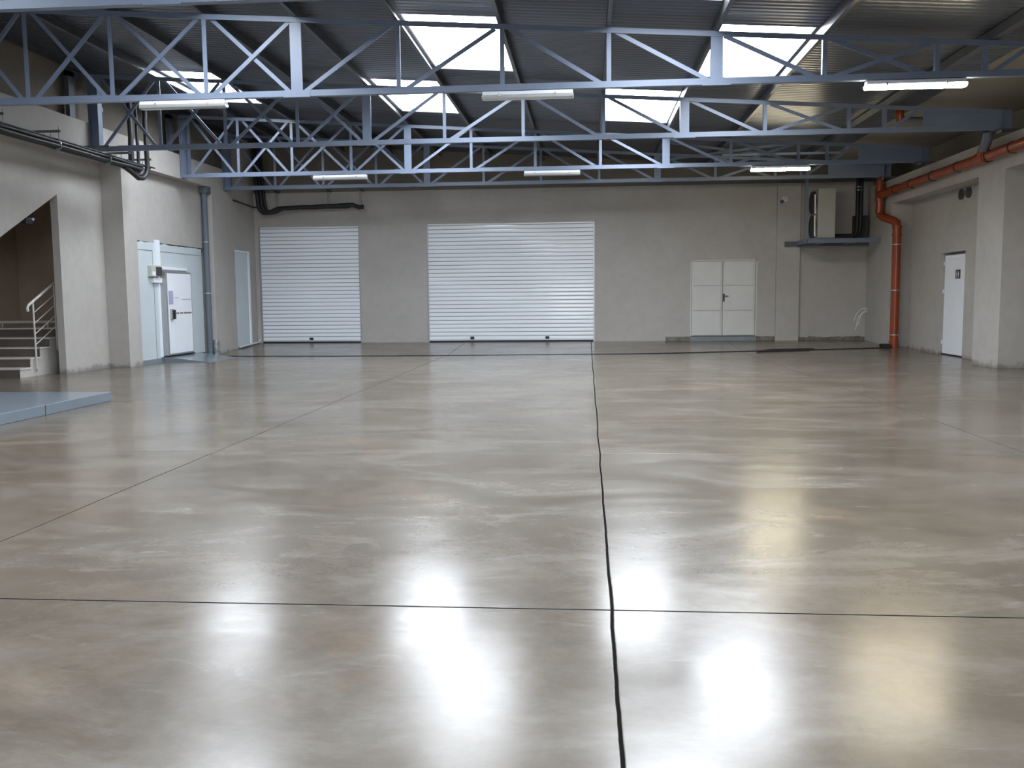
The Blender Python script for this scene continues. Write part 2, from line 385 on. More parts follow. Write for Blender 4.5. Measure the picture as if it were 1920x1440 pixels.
# ------------------------------------------------------------------ right wall
b = MB()
def wall_x(mb, x0, x1, y0, y1, z0, z1, holes):
    yy = sorted({y0, y1} | {h[0] for h in holes} | {h[1] for h in holes}); zs = sorted({z0, z1} | {h[2] for h in holes} | {h[3] for h in holes})
    for i in range(len(yy) - 1):
        for j in range(len(zs) - 1):
            a_, c_ = (yy[i] + yy[i + 1]) / 2, (zs[j] + zs[j + 1]) / 2
            if any(h[0] < a_ < h[1] and h[2] < c_ < h[3] for h in holes): continue
            mb.box(x0, x1, yy[i], yy[i + 1], zs[j], zs[j + 1])
wall_x(b, 8.35, 8.75, -8.2, 26.6, -.1, 3.80, [(21.02, 22.40, -.1, 2.39)])
b.box(7.85, 8.35, 24.47, 26.6, -.1, 3.77).box(7.85, 8.35, 18.08, 19.25, -.1, 3.77)
b.box(7.85, 8.35, 10.2, 11.4, -.1, 3.77)
b.box(7.85, 8.75, -8.2, 26.6, 3.77, 4.40)
struct('wall_right', b, 'plaster', 'beige plastered right wall with pillars and deep top beam', 'wall')
struct('wall_right_upper', MB().box(8.40, 8.75, -8.2, 26.48, 4.401, 5.35), 'render_dark', 'dark upper right wall behind the truss ends', 'wall')
struct('wall_right_door_backing', MB().box(8.60, 8.70, 21.02, 22.40, 0, 2.4), 'plaster')

# ------------------------------------------------------------------ roof
b = MB()
yc = sorted({-8.2, 26.7} | {s_[2] for s_ in SKYL} | {s_[3] for s_ in SKYL})
xc = sorted({-10.7, 6.3} | {s_[0] for s_ in SKYL} | {s_[1] for s_ in SKYL})
for i in range(len(xc) - 1):
    for j in range(len(yc) - 1):
        mx_, my_ = (xc[i] + xc[i + 1]) / 2, (yc[j] + yc[j + 1]) / 2
        if any(s_[0] < mx_ < s_[1] and s_[2] < my_ < s_[3] for s_ in SKYL): continue
        x0, x1, y0, y1 = xc[i], xc[i + 1], yc[j], yc[j + 1]; za, zb = z_roof(x0), z_roof(x1)
        b.add([(x0, y0, za), (x1, y0, zb), (x1, y1, zb), (x0, y1, za), (x0, y0, za + .05), (x1, y0, zb + .05), (x1, y1, zb + .05), (x0, y1, za + .05)],
              [(0, 3, 2, 1), (4, 5, 6, 7), (0, 1, 5, 4), (1, 2, 6, 5), (2, 3, 7, 6), (3, 0, 4, 7)])
struct('ceiling', b, 'roof', 'dark ribbed metal roof sheets sloping down to the right', 'roof')
b = MB().box(6.25, 8.75, -8.2, 26.7, 4.985, 5.35)
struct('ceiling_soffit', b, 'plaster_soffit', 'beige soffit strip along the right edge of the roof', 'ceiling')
WL = {0: 'large rooflight over the nearest visible bay, centre left', 1: 'large rooflight over the nearest visible bay, right of centre',
      2: 'far left rooflight behind the first lamp', 3: 'second-row rooflight left of the middle lamp', 4: 'second-row rooflight right of the middle lamp'}
for k, (x0, x1, y0, y1) in enumerate(SKYL):
    za, zb = z_roof(x0) + .03, z_roof(x1) + .03
    w_ = thing('window_%d' % (k + 1), WL.get(k), 'skylight' if k in WL else None, ((x0 + x1) / 2, (y0 + y1) / 2, z_roof((x0 + x1) / 2)), kind='structure')
    MB().add([(x0, y0, za), (x1, y0, zb), (x1, y1, zb), (x0, y1, za)], [(0, 1, 2, 3)]).build('pane', 'pane', w_)
    q = MB(); t = .035
    for (a0, a1, c0, c1) in ((x0, x1, y0, y0 + t), (x0, x1, y1 - t, y1)):
        q.add([(a0, c0, za - .03), (a1, c0, zb - .03), (a1, c1, zb - .03), (a0, c1, za - .03), (a0, c0, za + .04), (a1, c0, zb + .04), (a1, c1, zb + .04), (a0, c1, za + .04)],
              [(0, 3, 2, 1), (4, 5, 6, 7), (0, 1, 5, 4), (1, 2, 6, 5), (2, 3, 7, 6), (3, 0, 4, 7)])
    q.build('window_frame', 'galv', w_)

# purlins: C-section rails along the hall, resting on the trusses
ORD = ['first', 'second', 'third', 'fourth', 'fifth', 'sixth', 'seventh', 'eighth', 'ninth', 'tenth', 'eleventh']
kpur = 0
for i, x in enumerate(PX):
    if i in (10, 11): continue
    z0 = z_top(x)
    q = MB().prism([(x - .03, z0 + .002), (x + .03, z0 + .002), (x + .03, z0 + .012), (x - .022, z0 + .012), (x - .022, z0 + .138), (x + .03, z0 + .138), (x + .03, z0 + .146), (x - .03, z0 + .146)], 'y', -8.0, 26.45)
    o = q.build('purlin', 'galv')
    tag(o, 'galvanised roof purlin running the length of the hall, %s from the left wall' % ORD[kpur], 'purlin', 'roof purlins'); kpur += 1
o = MB().prism([(5.5, z_top(5.5)), (5.62, z_top(5.5)), (5.62, z_top(5.5) + .13), (5.5, z_top(5.5) + .13)], 'y', -8.0, 26.45).build('purlin', 'galv')
tag(o, 'galvanised roof purlin running the length of the hall, last before the right wall', 'purlin', 'roof purlins')

# ------------------------------------------------------------------ trusses
ZB = 4.408
POST = [-8.36, -7.04, -5.60, -4.23, -2.72, -1.21, .31, 1.82, 3.30, 4.82, 5.46, 6.14]
def make_truss(y, label, left_end=-9.79):
    t = thing('roof_truss', label, 'truss', (0, y, ZB), 'roof trusses')
    x0, x1 = left_end, 7.70
    # chords: angle section, upright flange to the viewer's side
    MB().box(x0, x1, y - .045, y - .035, ZB, ZB + .088).box(x0, x1, y - .035, y + .05, ZB, ZB + .010).build('bottom_chord', 'steel', t)
    q = MB(); xs_ = [x0, x1]
    za, zb = z_top(x0), z_top(x1)
    q.add([(x0, y - .045, za - .075), (x1, y - .045, zb - .075), (x1, y - .035, zb - .075), (x0, y - .035, za - .075), (x0, y - .045, za), (x1, y - .045, zb), (x1, y - .035, zb), (x0, y - .035, za)],
          [(0, 3, 2, 1), (4, 5, 6, 7), (0, 1, 5, 4), (1, 2, 6, 5), (2, 3, 7, 6), (3, 0, 4, 7)])
    q.add([(x0, y - .035, za - .01), (x1, y - .035, zb - .01), (x1, y + .05, zb - .01), (x0, y + .05, za - .01), (x0, y - .035, za), (x1, y - .035, zb), (x1, y + .05, zb), (x0, y + .05, za)],
          [(0, 3, 2, 1), (4, 5, 6, 7), (0, 1, 5, 4), (1, 2, 6, 5), (2, 3, 7, 6), (3, 0, 4, 7)])
    q.build('top_chord', 'steel', t)
    # end post
    MB().box(x0, x0 + .02, y - .09, y + .09, ZB - .03, z_top(x0) - .01).box(x0 + .02, x0 + .19, y - .006, y + .006, ZB, z_top(x0) - .03).box(x0 + .19, x0 + .20, y - .08, y + .08, ZB + .09, z_top(x0) - .08).build('end_post', 'steel', t)
    for i, px in enumerate(POST):
        wide = i in (3, 7)
        hw = .085 if wide else .032
        if px > 6.1: continue
        q = MB().box(px - hw, px + hw, y - .034, y - .022, ZB + .012, z_top(px) - .013)
        q.box(px - hw, px - hw + .008, y - .022, y + .035, ZB + .012, z_top(px) - .013)
        q.build('splice_post' if wide else 'post', 'steel', t)
        if wide: MB().box(px - .20, px + .20, y - .052, y - .045, ZB - .012, ZB + .075).build('splice_plate', 'steel', t)
    MB().box(x0 + .55, x0 + 2.75, y - .052, y - .045, ZB - .004, ZB + .098).build('splice_plate', 'steel', t)
    def diag(xa, xb, dirn, yy):
        """dirn +1: rises to the right"""
        zl, zu = ZB + .07, None
        g = .10
        if dirn > 0: p_, q_ = (xa + g, yy, ZB + .06), (xb - g, yy, z_top(xb) - .06)
        else: p_, q_ = (xa + g, yy, z_top(xa) - .06), (xb - g, yy, ZB + .06)
        MB().bar(p_, q_, .010, .058, up=(0, 0, 1)).bar(Vector(p_) + Vector((0, .02, -.02)), Vector(q_) + Vector((0, .02, -.02)), .04, .010).build('diagonal', 'steel', t)
    L_ = [x0 + .15] + POST
    for i in range(4):                      # crossed panels on the left
        diag(L_[i], L_[i + 1], 1, y - .016); diag(L_[i], L_[i + 1], -1, y + .012)
    for a_, c_ in ((3, 4), (4, 5)): diag(POST[a_], POST[c_], 1, y - .016)
    for a_, c_ in ((5, 6), (6, 7), (7, 8)): diag(POST[a_], POST[c_], -1, y - .016)
    diag(POST[8], POST[9], 1, y - .016); diag(POST[8], POST[9], -1, y + .012)
    diag(POST[10], POST[11], 1, y - .016)
    # solid plate girder end
    q = MB(); xa, xb = 6.14, 7.70
    q.prism([(xa, ZB + .08), (xb, ZB + .08), (xb, z_top(xb) - .07), (xa, z_top(xa) - .07)], 'y', y - .030, y - .018)
    q.box(7.50, 7.512, y - .10, y + .1, ZB - .05, z_top(7.5) - .05)
    q.build('end_plate', 'steel', t)
    MB().box(7.40, 7.80, y - .16, y + .16, ZB - .014, ZB - .001).build('bearing_plate', 'steel_dark', t)
    return t
YT = [9.1, 13.34, 17.60, 21.63, 24.2, 4.9, .5, -3.8]
LT = ['blue-grey steel lattice truss nearest the camera, mostly above the frame',
      'blue-grey steel truss carrying the three nearest lamps, one lit at right',
      'blue-grey steel truss without lamps, its solid end plate resting on the right ledge',
      'blue-grey steel truss carrying the three smaller far lamps',
      'dim blue-grey steel truss just in front of the back wall', None, None, None]
t0 = make_truss(YT[0], LT[0])
for yy, ll in zip(YT[1:5], LT[1:5]):
    c = copy_tree(t0); c.location.y = yy; c['label'] = ll
for yy, ll in ((YT[5], 'blue-grey steel lattice truss overhead, just ahead of the viewer and above the frame'), (YT[6], 'blue-grey steel lattice truss directly above the viewer, out of the frame')):
    c = copy_tree(t0); c.location.y = yy; c['label'] = ll

# steel side frames (post + header) standing on the parapet before the second and third truss
def side_frame(y0, y1, label):
    t = thing('steel_side_frame', label, 'steel frame', (-9.90, (y0 + y1) / 2, 4.955), 'side frames')
    MB().box(-9.94, -9.86, y0, y0 + .20, 4.957, 5.84).build('post', 'steel_dark', t)
    MB().box(-9.94, -9.86, y0, y1, 5.745, 5.845).build('header', 'steel_dark', t)
side_frame(17.0, 17.50, 'dark steel post and header on the left parapet beside the lampless truss')
side_frame(21.18, 21.54, 'dark steel post and header on the left parapet beside the far lamp truss')

# wind bracing between the last two trusses
for (xa, ya, xb, yb_, zz, lb) in ((1.82, 21.7, 4.8, 24.15, 5.0, 'thin steel wind brace crossing above the far lit lamp, falling to the right'),
                             (4.8, 21.7, 1.82, 24.15, 4.93, 'thin steel wind brace crossing above the far lit lamp, rising to the right'),
                             (3.3, 23.0, 6.1, 23.0, 4.87, 'pale level steel strut between the last two trusses at right')):
    tag(MB().bar((xa, ya, zz), (xb, yb_, zz), .05, .05).build('wind_brace', 'steel'), lb, 'brace', 'wind braces')

# ------------------------------------------------------------------ lamps
def make_lamp(x, y, lit, label, group='batten lamps under the trusses', L=1.30):
    t = thing('batten_lamp', label, 'lamp', (x, y, ZB - .115), group)
    z1 = ZB - .012; h = L / 2
    q = MB().prism([(y - .075, z1 - .055), (y + .075, z1 - .055), (y + .055, z1), (y - .055, z1)], 'x', x - h, x + h); q.build('housing', 'lamp_body', t, bevel=.006)
    q = MB().prism([(y - .078, z1 - .056), (y - .066, z1 - .098), (y - .04, z1 - .112), (y + .04, z1 - .112), (y + .066, z1 - .098), (y + .078, z1 - .056)], 'x', x - h - .012, x + h + .012)
    q.build('diffuser', 'lamp_on' if lit else 'lamp_off', t, bevel=.012)
    q = MB()
    for s_ in (-1, 1): q.box(x + s_ * .40 - .012, x + s_ * .40 + .012, y - .085, y - .070, z1 - .075, z1 - .035)
    q.build('clip', 'alu', t)
    q = MB()
    for s_ in (-1, 1): q.box(x + s_ * .45 - .02, x + s_ * .45 + .02, y - .03, y + .03, z1, z1 + .014)
    q.build('mounting_bracket', 'steel_dark', t)
    return t
make_lamp(-5.97, 13.34, False, 'unlit white batten lamp under the near truss at left')
make_lamp(-.85, 13.34, False, 'unlit white batten lamp under the near truss in the middle')
make_lamp(4.54, 13.34, True, 'lit batten lamp glowing under the near truss at right, the larger lit one', L=1.34)
make_lamp(-5.88, 21.63, False, 'unlit white batten lamp under the far truss above the small shutter')
make_lamp(-.82, 21.63, False, 'unlit white batten lamp under the far truss above the large shutter')
make_lamp(4.42, 21.63, True, 'lit batten lamp glowing under the far truss above the double door')

# ------------------------------------------------------------------ roller shutters
def shutter(n, hole, label, latches):
    x0, x1, _, z1 = hole; z0 = zf(26.6)
    t = thing('door_%d' % n, label, 'roller shutter', ((x0 + x1) / 2, 26.55, z0), kind='structure')
    yy = 26.56
    ns = 30; zt = z1 + .05; hh = (zt - z0 - .05) / ns
    q = MB(); prof = []
    for i in range(ns):
        za = z0 + .05 + i * hh
        # curved slat profile with a recessed joint
        prof += [(yy + .05, za), (yy + .05, za + .016), (yy - .001, za + .017), (yy - .004, za + hh * .45), (yy - .0035, za + hh * .75), (yy - .001, za + hh - .001)]
    vs = [(x0 + .02, a_, c_) for a_, c_ in prof] + [(x1 - .02, a_, c_) for a_, c_ in prof]; n_ = len(prof)
    q.add(vs, [(i, i + 1, i + 1 + n_, i + n_) for i in range(n_ - 1)])
    q.build('curtain', 'slat', t)
    q = MB()
    for i in range(ns): q.box(x0 + .02, x1 - .02, yy + .012, yy + .04, z0 + .05 + i * hh, z0 + .05 + i * hh + .0155)
    q.build('slat_groove_shade', 'hinge', t)  # grey strips darken the slat grooves, painted in place of their shade
    MB().box(x0 + .02, x1 - .02, yy - .012, yy + .02, z0 + .035, z0 + .055).build('bottom_bar', 'slat', t)
    MB().box(x0 + .02, x1 - .02, yy - .025, yy + .02, z0 - .01, z0 + .04).build('rubber_seal', 'black', t)
    for s_ in (0, 1):
        xa = x0 if s_ == 0 else x1 - .035
        MB().box(xa, xa + .035, yy - .03, yy + .03, z0, z1).build('guide_rail', 'alu', t)
    for lx in latches:
        MB().box(lx - .055, lx + .055, yy - .04, yy + .0, z0 + .08, z0 + .15).build('latch', 'black', t, bevel=.004)
    MB().box(x0, x1, yy + .03, yy + .08, z0 - .1, z1 + .05).build('backing', 'white', t)
shutter(1, SH1, 'smaller white roller shutter closed at the left of the back wall', [-8.23])
shutter(2, SH2, 'large white roller shutter closed in the middle of the back wall', [-3.38, -1.17])

# ------------------------------------------------------------------ double door
x0, x1, z0, z1 = DD; y = YB + .01
t = thing('door_3', 'white steel double door with three panels per leaf, right of the large shutter', 'double door', ((x0 + x1) / 2, y, z0), kind='structure')
xm = 3.865
for k, (a_, c_) in enumerate(((x0 + .042, xm - .008), (xm + .008, x1 - .042))):
    lf = MB().box(a_, c_, y + .022, y + .05, z0 + .02, z1 - .03).build('door_leaf', 'door_white', t)
    H = (z1 - z0 - .05) / 3
    for j in range(3):
        zz = z0 + .02 + j * H
        MB().box(a_ + .05, c_ - .05, y - .006, y + .022, zz + .02, zz + H - .02).build('door_panel', 'door_white', lf, bevel=.003)
MB().box(x0, x0 + .03, y - .012, y + .06, z0, z1).box(x1 - .03, x1, y - .012, y + .06, z0, z1).box(x0, x1, y - .012, y + .06, z1 - .03, z1).build('door_frame', 'door_white', t)
hd = MB().box(xm + .012, xm + .052, y - .015, y + .0, 1.27, 1.50).build('handle_plate', 'black', t, bevel=.004)
MB().tube([(xm + .03, y - .012, 1.43), (xm + .03, y - .06, 1.43), (xm + .045, y - .065, 1.43), (xm + .155, y - .065, 1.425)], .011).build('lever', 'black', hd)
MB().box(x0 + .01, x1 - .01, y - .02, y + .06, z0 - .01, z0 + .02).build('threshold_gap', 'black', t)
MB().box(x0, x1, y + .06, y + .10, z0, z1).build('backing', 'black', t)
struct('trim_1', MB().box(2.25, 2.95, YB - .012, YB + .01, zf(26.5), .27).box(4.82, 5.34, YB - .012, YB + .01, zf(26.5), .27), 'concrete_rough', 'strip of raw broken concrete at the wall foot beside the double door', 'wall base')
o = struct('trim_2', MB().box(2.95, 4.82, YB - .03, YB + .01, zf(26.5) - .01, .27), 'kerb', 'grey concrete sill under the double door', 'door sill')
b = MB(); xx = 6.0
while xx < 7.8:
    w2 = random.uniform(.08, .2); b.box(xx, min(xx + w2, 7.84), YB - .012, YB + .01, zf(26.5), .25 + random.uniform(-.02, .02)); xx += w2
struct('trim_3', b, 'concrete_rough', 'strip of raw broken concrete at the foot of the far right corner', 'wall base')

# ------------------------------------------------------------------ cold-room door on the left
t = thing('door_4', 'white cold-room door with grey frame and black latch in the left wall', 'cold-room door', (-10.03, 21.55, .12), kind='structure')
MB().box(-10.034, -9.98, 20.70, 22.22, .12, 2.15).build('door_frame', 'alu', t, bevel=.008)
lf = MB().box(-9.979, -9.885, 20.705, 22.10, .150, 2.135).build('door_leaf', 'alu', t, bevel=.006)
MB().box(-9.885, -9.878, 20.77, 22.05, .19, 2.095).build('leaf_face', 'white', lf, bevel=.003)
MB().box(-9.878, -9.874, 20.80, 21.03, 1.36, 1.68).build('paper_notice', 'paper', lf)
q = MB(); yy = 21.0
for wd in (.13, .14, .17, .45): q.box(-9.878, -9.874, yy, min(yy + wd, 22.01), 1.13, 1.165); yy += wd + .05
q.build('brown_strip', 'brown', lf)
q = MB().box(-9.878, -9.8755, 21.1, 21.33, 1.512, 1.520).box(-9.878, -9.8755, 21.5, 22.0, 1.475, 1.484); q.build('scratch', 'galv', lf)
h_ = MB().box(-9.878, -9.83, 20.84, 20.96, 1.0, 1.25).build('latch_body', 'alu', lf, bevel=.015)
MB().box(-9.83, -9.78, 20.90, 20.96, 1.01, 1.23).build('latch_lever', 'black', h_, bevel=.012)
MB().box(-10.03, -9.90, 20.70, 22.20, .116, .14).build('threshold_gap', 'black', t)
# ramp
def ramp():
    q = MB()
    vs = [(-10.03, 20.66, 0), (-8.80, 20.50, 0), (-8.72, 22.10, 0), (-10.03, 22.75, 0), (-10.03, 20.66, .115), (-9.90, 20.65, .115), (-8.80, 20.50, .004), (-8.72, 22.10, .004), (-9.90, 22.70, .10), (-10.03, 22.75, .10)]
    q.add(vs, [(4, 5, 8, 9), (5, 6, 7, 8), (0, 1, 6, 5), (0, 5, 4), (1, 2, 7, 6), (2, 3, 8, 7), (3, 9, 8), (3, 2, 1, 0), (0, 4, 9, 3)])
    return q
tag(ramp().build('threshold_ramp', 'greyfloor'), 'grey painted concrete ramp sloping down from the cold-room door', 'ramp')
# control box and trunking
t = thing('control_box', 'small cream and grey control box left of the cold-room door', 'control box', (-10.0, 20.37, 1.98))
MB().box(-10.035, -9.93, 20.14, 20.62, 2.00, 2.26).build('box_body', 'yellow_warn', t, bevel=.012)
MB().box(-9.93, -9.905, 20.34, 20.60, 2.03, 2.23).build('hinged_cover', 'soot', t, bevel=.01)
MB().box(-9.93, -9.92, 20.16, 20.30, 2.02, 2.12).build('rating_label', 'white', t)
t = thing('cable_trunking', 'white cable trunking running down and around the cold-room door', 'cable trunking', (-10.0, 20.6, 1.9))
MB().box(-10.034, -9.985, 20.49, 20.70, 2.27, 2.86).build('vertical_duct', 'white', t)
MB().box(-10.035, -9.97, 20.30, 20.70, 1.87, 1.98).build('elbow_duct', 'white', t)
MB().box(-10.034, -9.985, 20.70, 22.10, 2.185, 2.25).build('horizontal_duct', 'white', t)
MB().box(-10.034, -10.01, 20.60, 20.69, .12, 2.1).build('lower_duct', 'white', t)
# grey downpipe
t = thing('downpipe', 'slim grey rainwater downpipe in the corner beside the left pilaster', 'downpipe', (-9.92, 23.12, 0))
MB().tube([(-9.92, 23.16, 0), (-9.92, 23.16, 4.25)], .075).build('pipe', 'grey_pvc', t)
for zz in (.34, 1.62, 2.95):
    MB().tube([(-9.92, 23.16, zz), (-9.92, 23.16, zz + .03)], .083).build('clamp', 'alu' if zz > .5 else 'grey_pvc', t)
MB().tube([(-9.92, 23.16, 1.2), (-9.92, 23.16, 1.32)], .084).build('socket', 'grey_pvc', t)
MB().box(-10.02, -9.79, 23.04, 23.29, 4.22, 4.383).build('rainwater_head', 'grey_pvc', t)
# foil-wrapped stub on the pilaster
q = MB(); pts = [(-9.80, 23.27, 0), (-9.79, 23.26, .12), (-9.805, 23.27, .25), (-9.80, 23.28, .40)]
q.tube(pts, [.085, .075, .085, .07]); tag(q.build('wrapped_pipe_stub', 'tape'), 'foil-wrapped pipe stub at the foot of the left pilaster', 'pipe stub')

# ------------------------------------------------------------------ stairs
t = thing('staircase', 'pale rendered stair with dark risers climbing inside the left stairwell', 'staircase', (-11.6, 17.5, 0))
Y0s = [16.46, 16.80, 17.13, 17.47, 17.81]; R = .184
q = MB(); pts = [(16.46, 0)]
for i, yy in enumerate(Y0s): pts += [(yy, R * i), (yy, R * (i + 1) - .03)]
pts += [(19.28, R * 5 - .03), (19.28, 0)]
q.prism(pts[1:], 'x', -12.55, -10.83); q.build('stair_body', 'step', t)
for i, yy in enumerate(Y0s):
    ye = Y0s[i + 1] if i < 4 else 19.28
    MB().box(-12.56, -10.81, yy - .02, ye, R * (i + 1) - .03, R * (i + 1)).build('tread', 'tread', t)
    MB().box(-12.56, -10.832, yy - .008, yy, R * i, R * (i + 1) - .03).build('riser', 'riser', t)
t = thing('stair_railing', 'cream tubular stair railing with four slanted bars per bay', 'railing', (-10.83, 17.3, 0))
xr = -10.80; sl = (1.92 - 1.39) / (17.88 - 16.79)
q = MB().tube([(xr, 16.77, 1.27), (xr, 16.755, 1.33), (xr, 16.80, 1.39), (xr, 17.88, 1.92)], .027); q.build('handrail', 'rail', t)
for py_, zb_ in ((16.93, .12), (17.66, .50)):
    zt_ = 1.39 + sl * (py_ - 16.79)
    MB().tube([(xr - .03, py_ + .06, zb_ - .02), (xr + .0, py_ + .03, zb_), (xr + .015, py_, zb_ + .06), (xr + .01, py_, zt_ - .02)], .018).build('post', 'rail', t)
for k in range(4):
    off = .23 + .21 * k
    for ya, yb_ in ((16.93, 17.64), (17.66, 17.88)):
        MB().tube([(xr, ya, 1.39 + sl * (ya - 16.79) - off), (xr, yb_, 1.39 + sl * (yb_ - 16.79) - off)], .010, 8).build('bar', 'rail', t)
t = thing('landing_rail', 'low horizontal cream rail across the stair landing', 'railing', (-11.6, 18.2, .92))
MB().tube([(-12.55, 18.2, 1.03), (-10.85, 18.2, 1.03)], .032).build('rail_tube', 'rail', t)
for xx in (-12.3, -11.3): MB().tube([(xx, 18.2, .92), (xx, 18.2, 1.0)], .018).build('foot', 'rail', t)
t = thing('wall_bulkhead_lamp', 'small dark fitting with bluish lens on the sloping stair opening edge', 'wall fitting', (-10.45, 16.3, 2.95))
MB().box(-10.50, -10.38, 16.24, 16.44, 2.90, 3.00).build('body', 'black', t, bevel=.01)
MB().box(-10.45, -10.37, 16.42, 16.48, 2.97, 3.02).build('lens', 'paper', t, bevel=.01)

# ------------------------------------------------------------------ low grey platform at the left
t = thing('low_platform', 'low grey painted concrete platform on the floor at left', 'platform', (-8.6, 10.3, 0))
MB().box(-10.40, -6.93, 8.0, 12.62, 0, .135).build('slab', 'greyfloor', t, bevel=.008)
MB().box(-6.932, -6.928, 11.0, 11.012, 0, .135).build('expansion_joint', 'black', t)

# ------------------------------------------------------------------ floor drain
def zfl(y): return zf(y) + .003
t = thing('floor_drain', 'black slotted drain channel running across the floor before the back wall', 'floor drain', (-1, 22.9, 0))
DP = [(-9.60, 22.75), (-7.3, 22.55), (-4.05, 22.62), (-1.3, 22.85), (1.05, 22.95), (4.0, 23.5)]
q = MB(); q2 = MB()
DP2 = DP + [(5.0, 23.72), (5.8, 23.8), (7.70, 24.2)]
for (xa, ya), (xb, yb_) in zip(DP2[:-1], DP2[1:]):
    hw = .13
    q.add([(xa, ya - hw, zfl(ya - hw)), (xb, yb_ - hw, zfl(yb_ - hw)), (xb, yb_ + hw, zfl(yb_ + hw)), (xa, ya + hw, zfl(ya + hw))], [(0, 1, 2, 3)])
    n_ = int((xb - xa) / .06)
    for i in range(n_):
        x_ = xa + (xb - xa) * i / n_; y_ = ya + (yb_ - ya) * i / n_
        q2.box(x_, x_ + .018, y_ - .10, y_ + .10, zf(y_), zf(y_) + .012)
q.build('channel', 'black', t); q2.build('grating', 'grate', t)
q = MB(); xx = 4.35
q.prism([(4.25, 23.25), (5.6, 23.55), (5.9, 24.15), (4.75, 23.95)], 'z', zf(23.2) - .01, zf(24.0) + .004)
for i in range(28): q.bar((4.4 + i * .045, 23.32 + i * .010, zf(23.3) + .03), (4.72 + i * .042, 23.90 + i * .008, zf(23.9) + .016), .018, .012)
tag(q.build('drain_grate', 'grate'), 'wider black cast-iron grate in the drain line before the double door', 'drain grate')
tag(MB().box(7.60, 7.80, 24.08, 24.40, zf(24.2), zf(24.2) + .10).build('drain_box', 'black', bevel=.01), 'black box at the end of the floor drain beside the orange pipe', 'drain box')

# ------------------------------------------------------------------ right door, vents, sign
t = thing('door_5', 'narrow white door set into the right wall with a small dark sign', 'door', (8.45, 21.7, 0), kind='structure')
MB().box(8.44, 8.52, 21.03, 22.39, .01, 2.33).build('door_frame', 'white', t)
lf = MB().box(8.415, 8.46, 21.06, 22.33, .03, 2.25).build('door_leaf', 'white', t, bevel=.006)
sg = MB().box(8.408, 8.4145, 21.42, 21.68, 1.78, 1.98).build('toilet_sign', 'sign', lf)
q = MB()
for yy in (21.50, 21.60):
    q.tube([(8.405, yy, 1.935), (8.4075, yy, 1.935)], .016, 10)
    q.box(8.404, 8.4075, yy - .024, yy + .024, 1.865, 1.915).box(8.404, 8.4075, yy - .014, yy - .003, 1.80, 1.865).box(8.404, 8.4075, yy + .003, yy + .014, 1.80, 1.865)
q.build('toilet_figures', 'white', sg)
for zz in (.25, 1.45, 2.1): MB().tube([(8.405, 22.35, zz), (8.405, 22.35, zz + .09)], .014, 8).build('hinge', 'white', t)
MB().box(8.40, 8.46, 21.06, 22.33, 0, .03).build('threshold_gap', 'black', t)
for yy, lb in ((21.30, 'round dark wall vent high on the right wall, the one nearer the back'), (20.92, 'round dark wall vent high on the right wall, the one nearer the camera')):
    t = thing('wall_vent', lb, 'vent', (8.33, yy, 3.62), 'wall vents')
    MB().tube([(8.30, yy, 3.64), (8.352, yy, 3.64)], .115, 24).build('vent_ring', 'galv', t)
    q = MB().tube([(8.297, yy, 3.64), (8.301, yy, 3.64)], .10, 24)
    q.build('vent_mesh', 'soot', t)
    q = MB()
    for k in range(5):
        zz = 3.64 - .07 + k * .035; hw = math.sqrt(max(0, .098 ** 2 - (zz - 3.64) ** 2)); q.box(8.290, 8.297, yy - hw, yy + hw, zz - .004, zz + .004)
    q.build('vent_slat', 'galv', t)
tag(MB().box(8.335, 8.352, 18.0 - .35, 18.0 - .28, .28, .34).build('wall_hook', 'soot'), 'small dark metal hook near the foot of the right wall', 'hook')

# ------------------------------------------------------------------ orange drain pipe
t = thing('orange_drain_pipe', 'orange drain pipe along the right beam dropping to the floor drain', 'drain pipe', (7.9, 24.4, 0))
r = .105
MB().tube([(7.70, 8.0, 4.10), (7.70, 24.9, 4.05)], r, 20).build('horizontal_pipe', 'orange', t)
MB().tube([(7.70, 25.0, 4.98), (7.70, 25.0, 3.72)], r, 20).build('riser_pipe', 'orange', t)
MB().tube([(7.70, 25.0, 4.22), (7.70, 25.0, 3.88)], r + .018, 20).build('tee_socket', 'orange', t)
MB().tube([(7.70, 24.60, 4.05), (7.70, 24.98, 4.05)], r + .014, 20).build('side_socket', 'orange', t)
MB().tube([(7.70, 25.0, 3.95), (7.70, 25.0, 3.60), (7.71, 24.98, 3.53), (7.76, 24.88, 3.46), (7.86, 24.42, 3.33), (7.92, 24.30, 3.26), (7.93, 24.28, 3.15), (7.93, 24.28, 2.9)], r, 20).build('offset_bend', 'orange', t)
MB().tube([(7.93, 24.28, 3.0), (7.93, 24.28, zf(24.2))], r, 20).build('drop_pipe', 'orange', t)
for zz in (3.18, 2.98): MB().tube([(7.93, 24.28, zz), (7.93, 24.28, zz - .05)], r + .016, 20).build('socket', 'orange', t)
for zz in (2.72, 1.55, .40): MB().tube([(7.93, 24.28, zz), (7.93, 24.28, zz - .025)], r + .01, 20).build('clamp', 'alu', t)
MB().tube([(7.93, 24.28, .22), (7.93, 24.28, zf(24.2))], r + .014, 20).build('foot_socket', 'orange', t)
for yy in (16.2, 17.46, 18.45, 19.9, 21.3, 22.63, 23.75):
    c = MB().tube([(7.70, yy - .012, 4.10 - (yy - 8) * .003), (7.70, yy + .012, 4.10 - (yy - 8) * .003)], r + .012, 20); c.box(7.80, 7.852, yy - .012, yy + .012, 4.03, 4.11)
    c.build('pipe_clamp', 'black', t)
MB().tube([(7.70, 18.95, 4.07), (7.70, 18.55, 4.07)], r + .016, 20).build('branch_socket', 'orange', t)
MB().tube([(7.70, 18.85, 4.07), (7.60, 18.45, 4.22)], r * .9, 20).build('branch', 'orange', t)
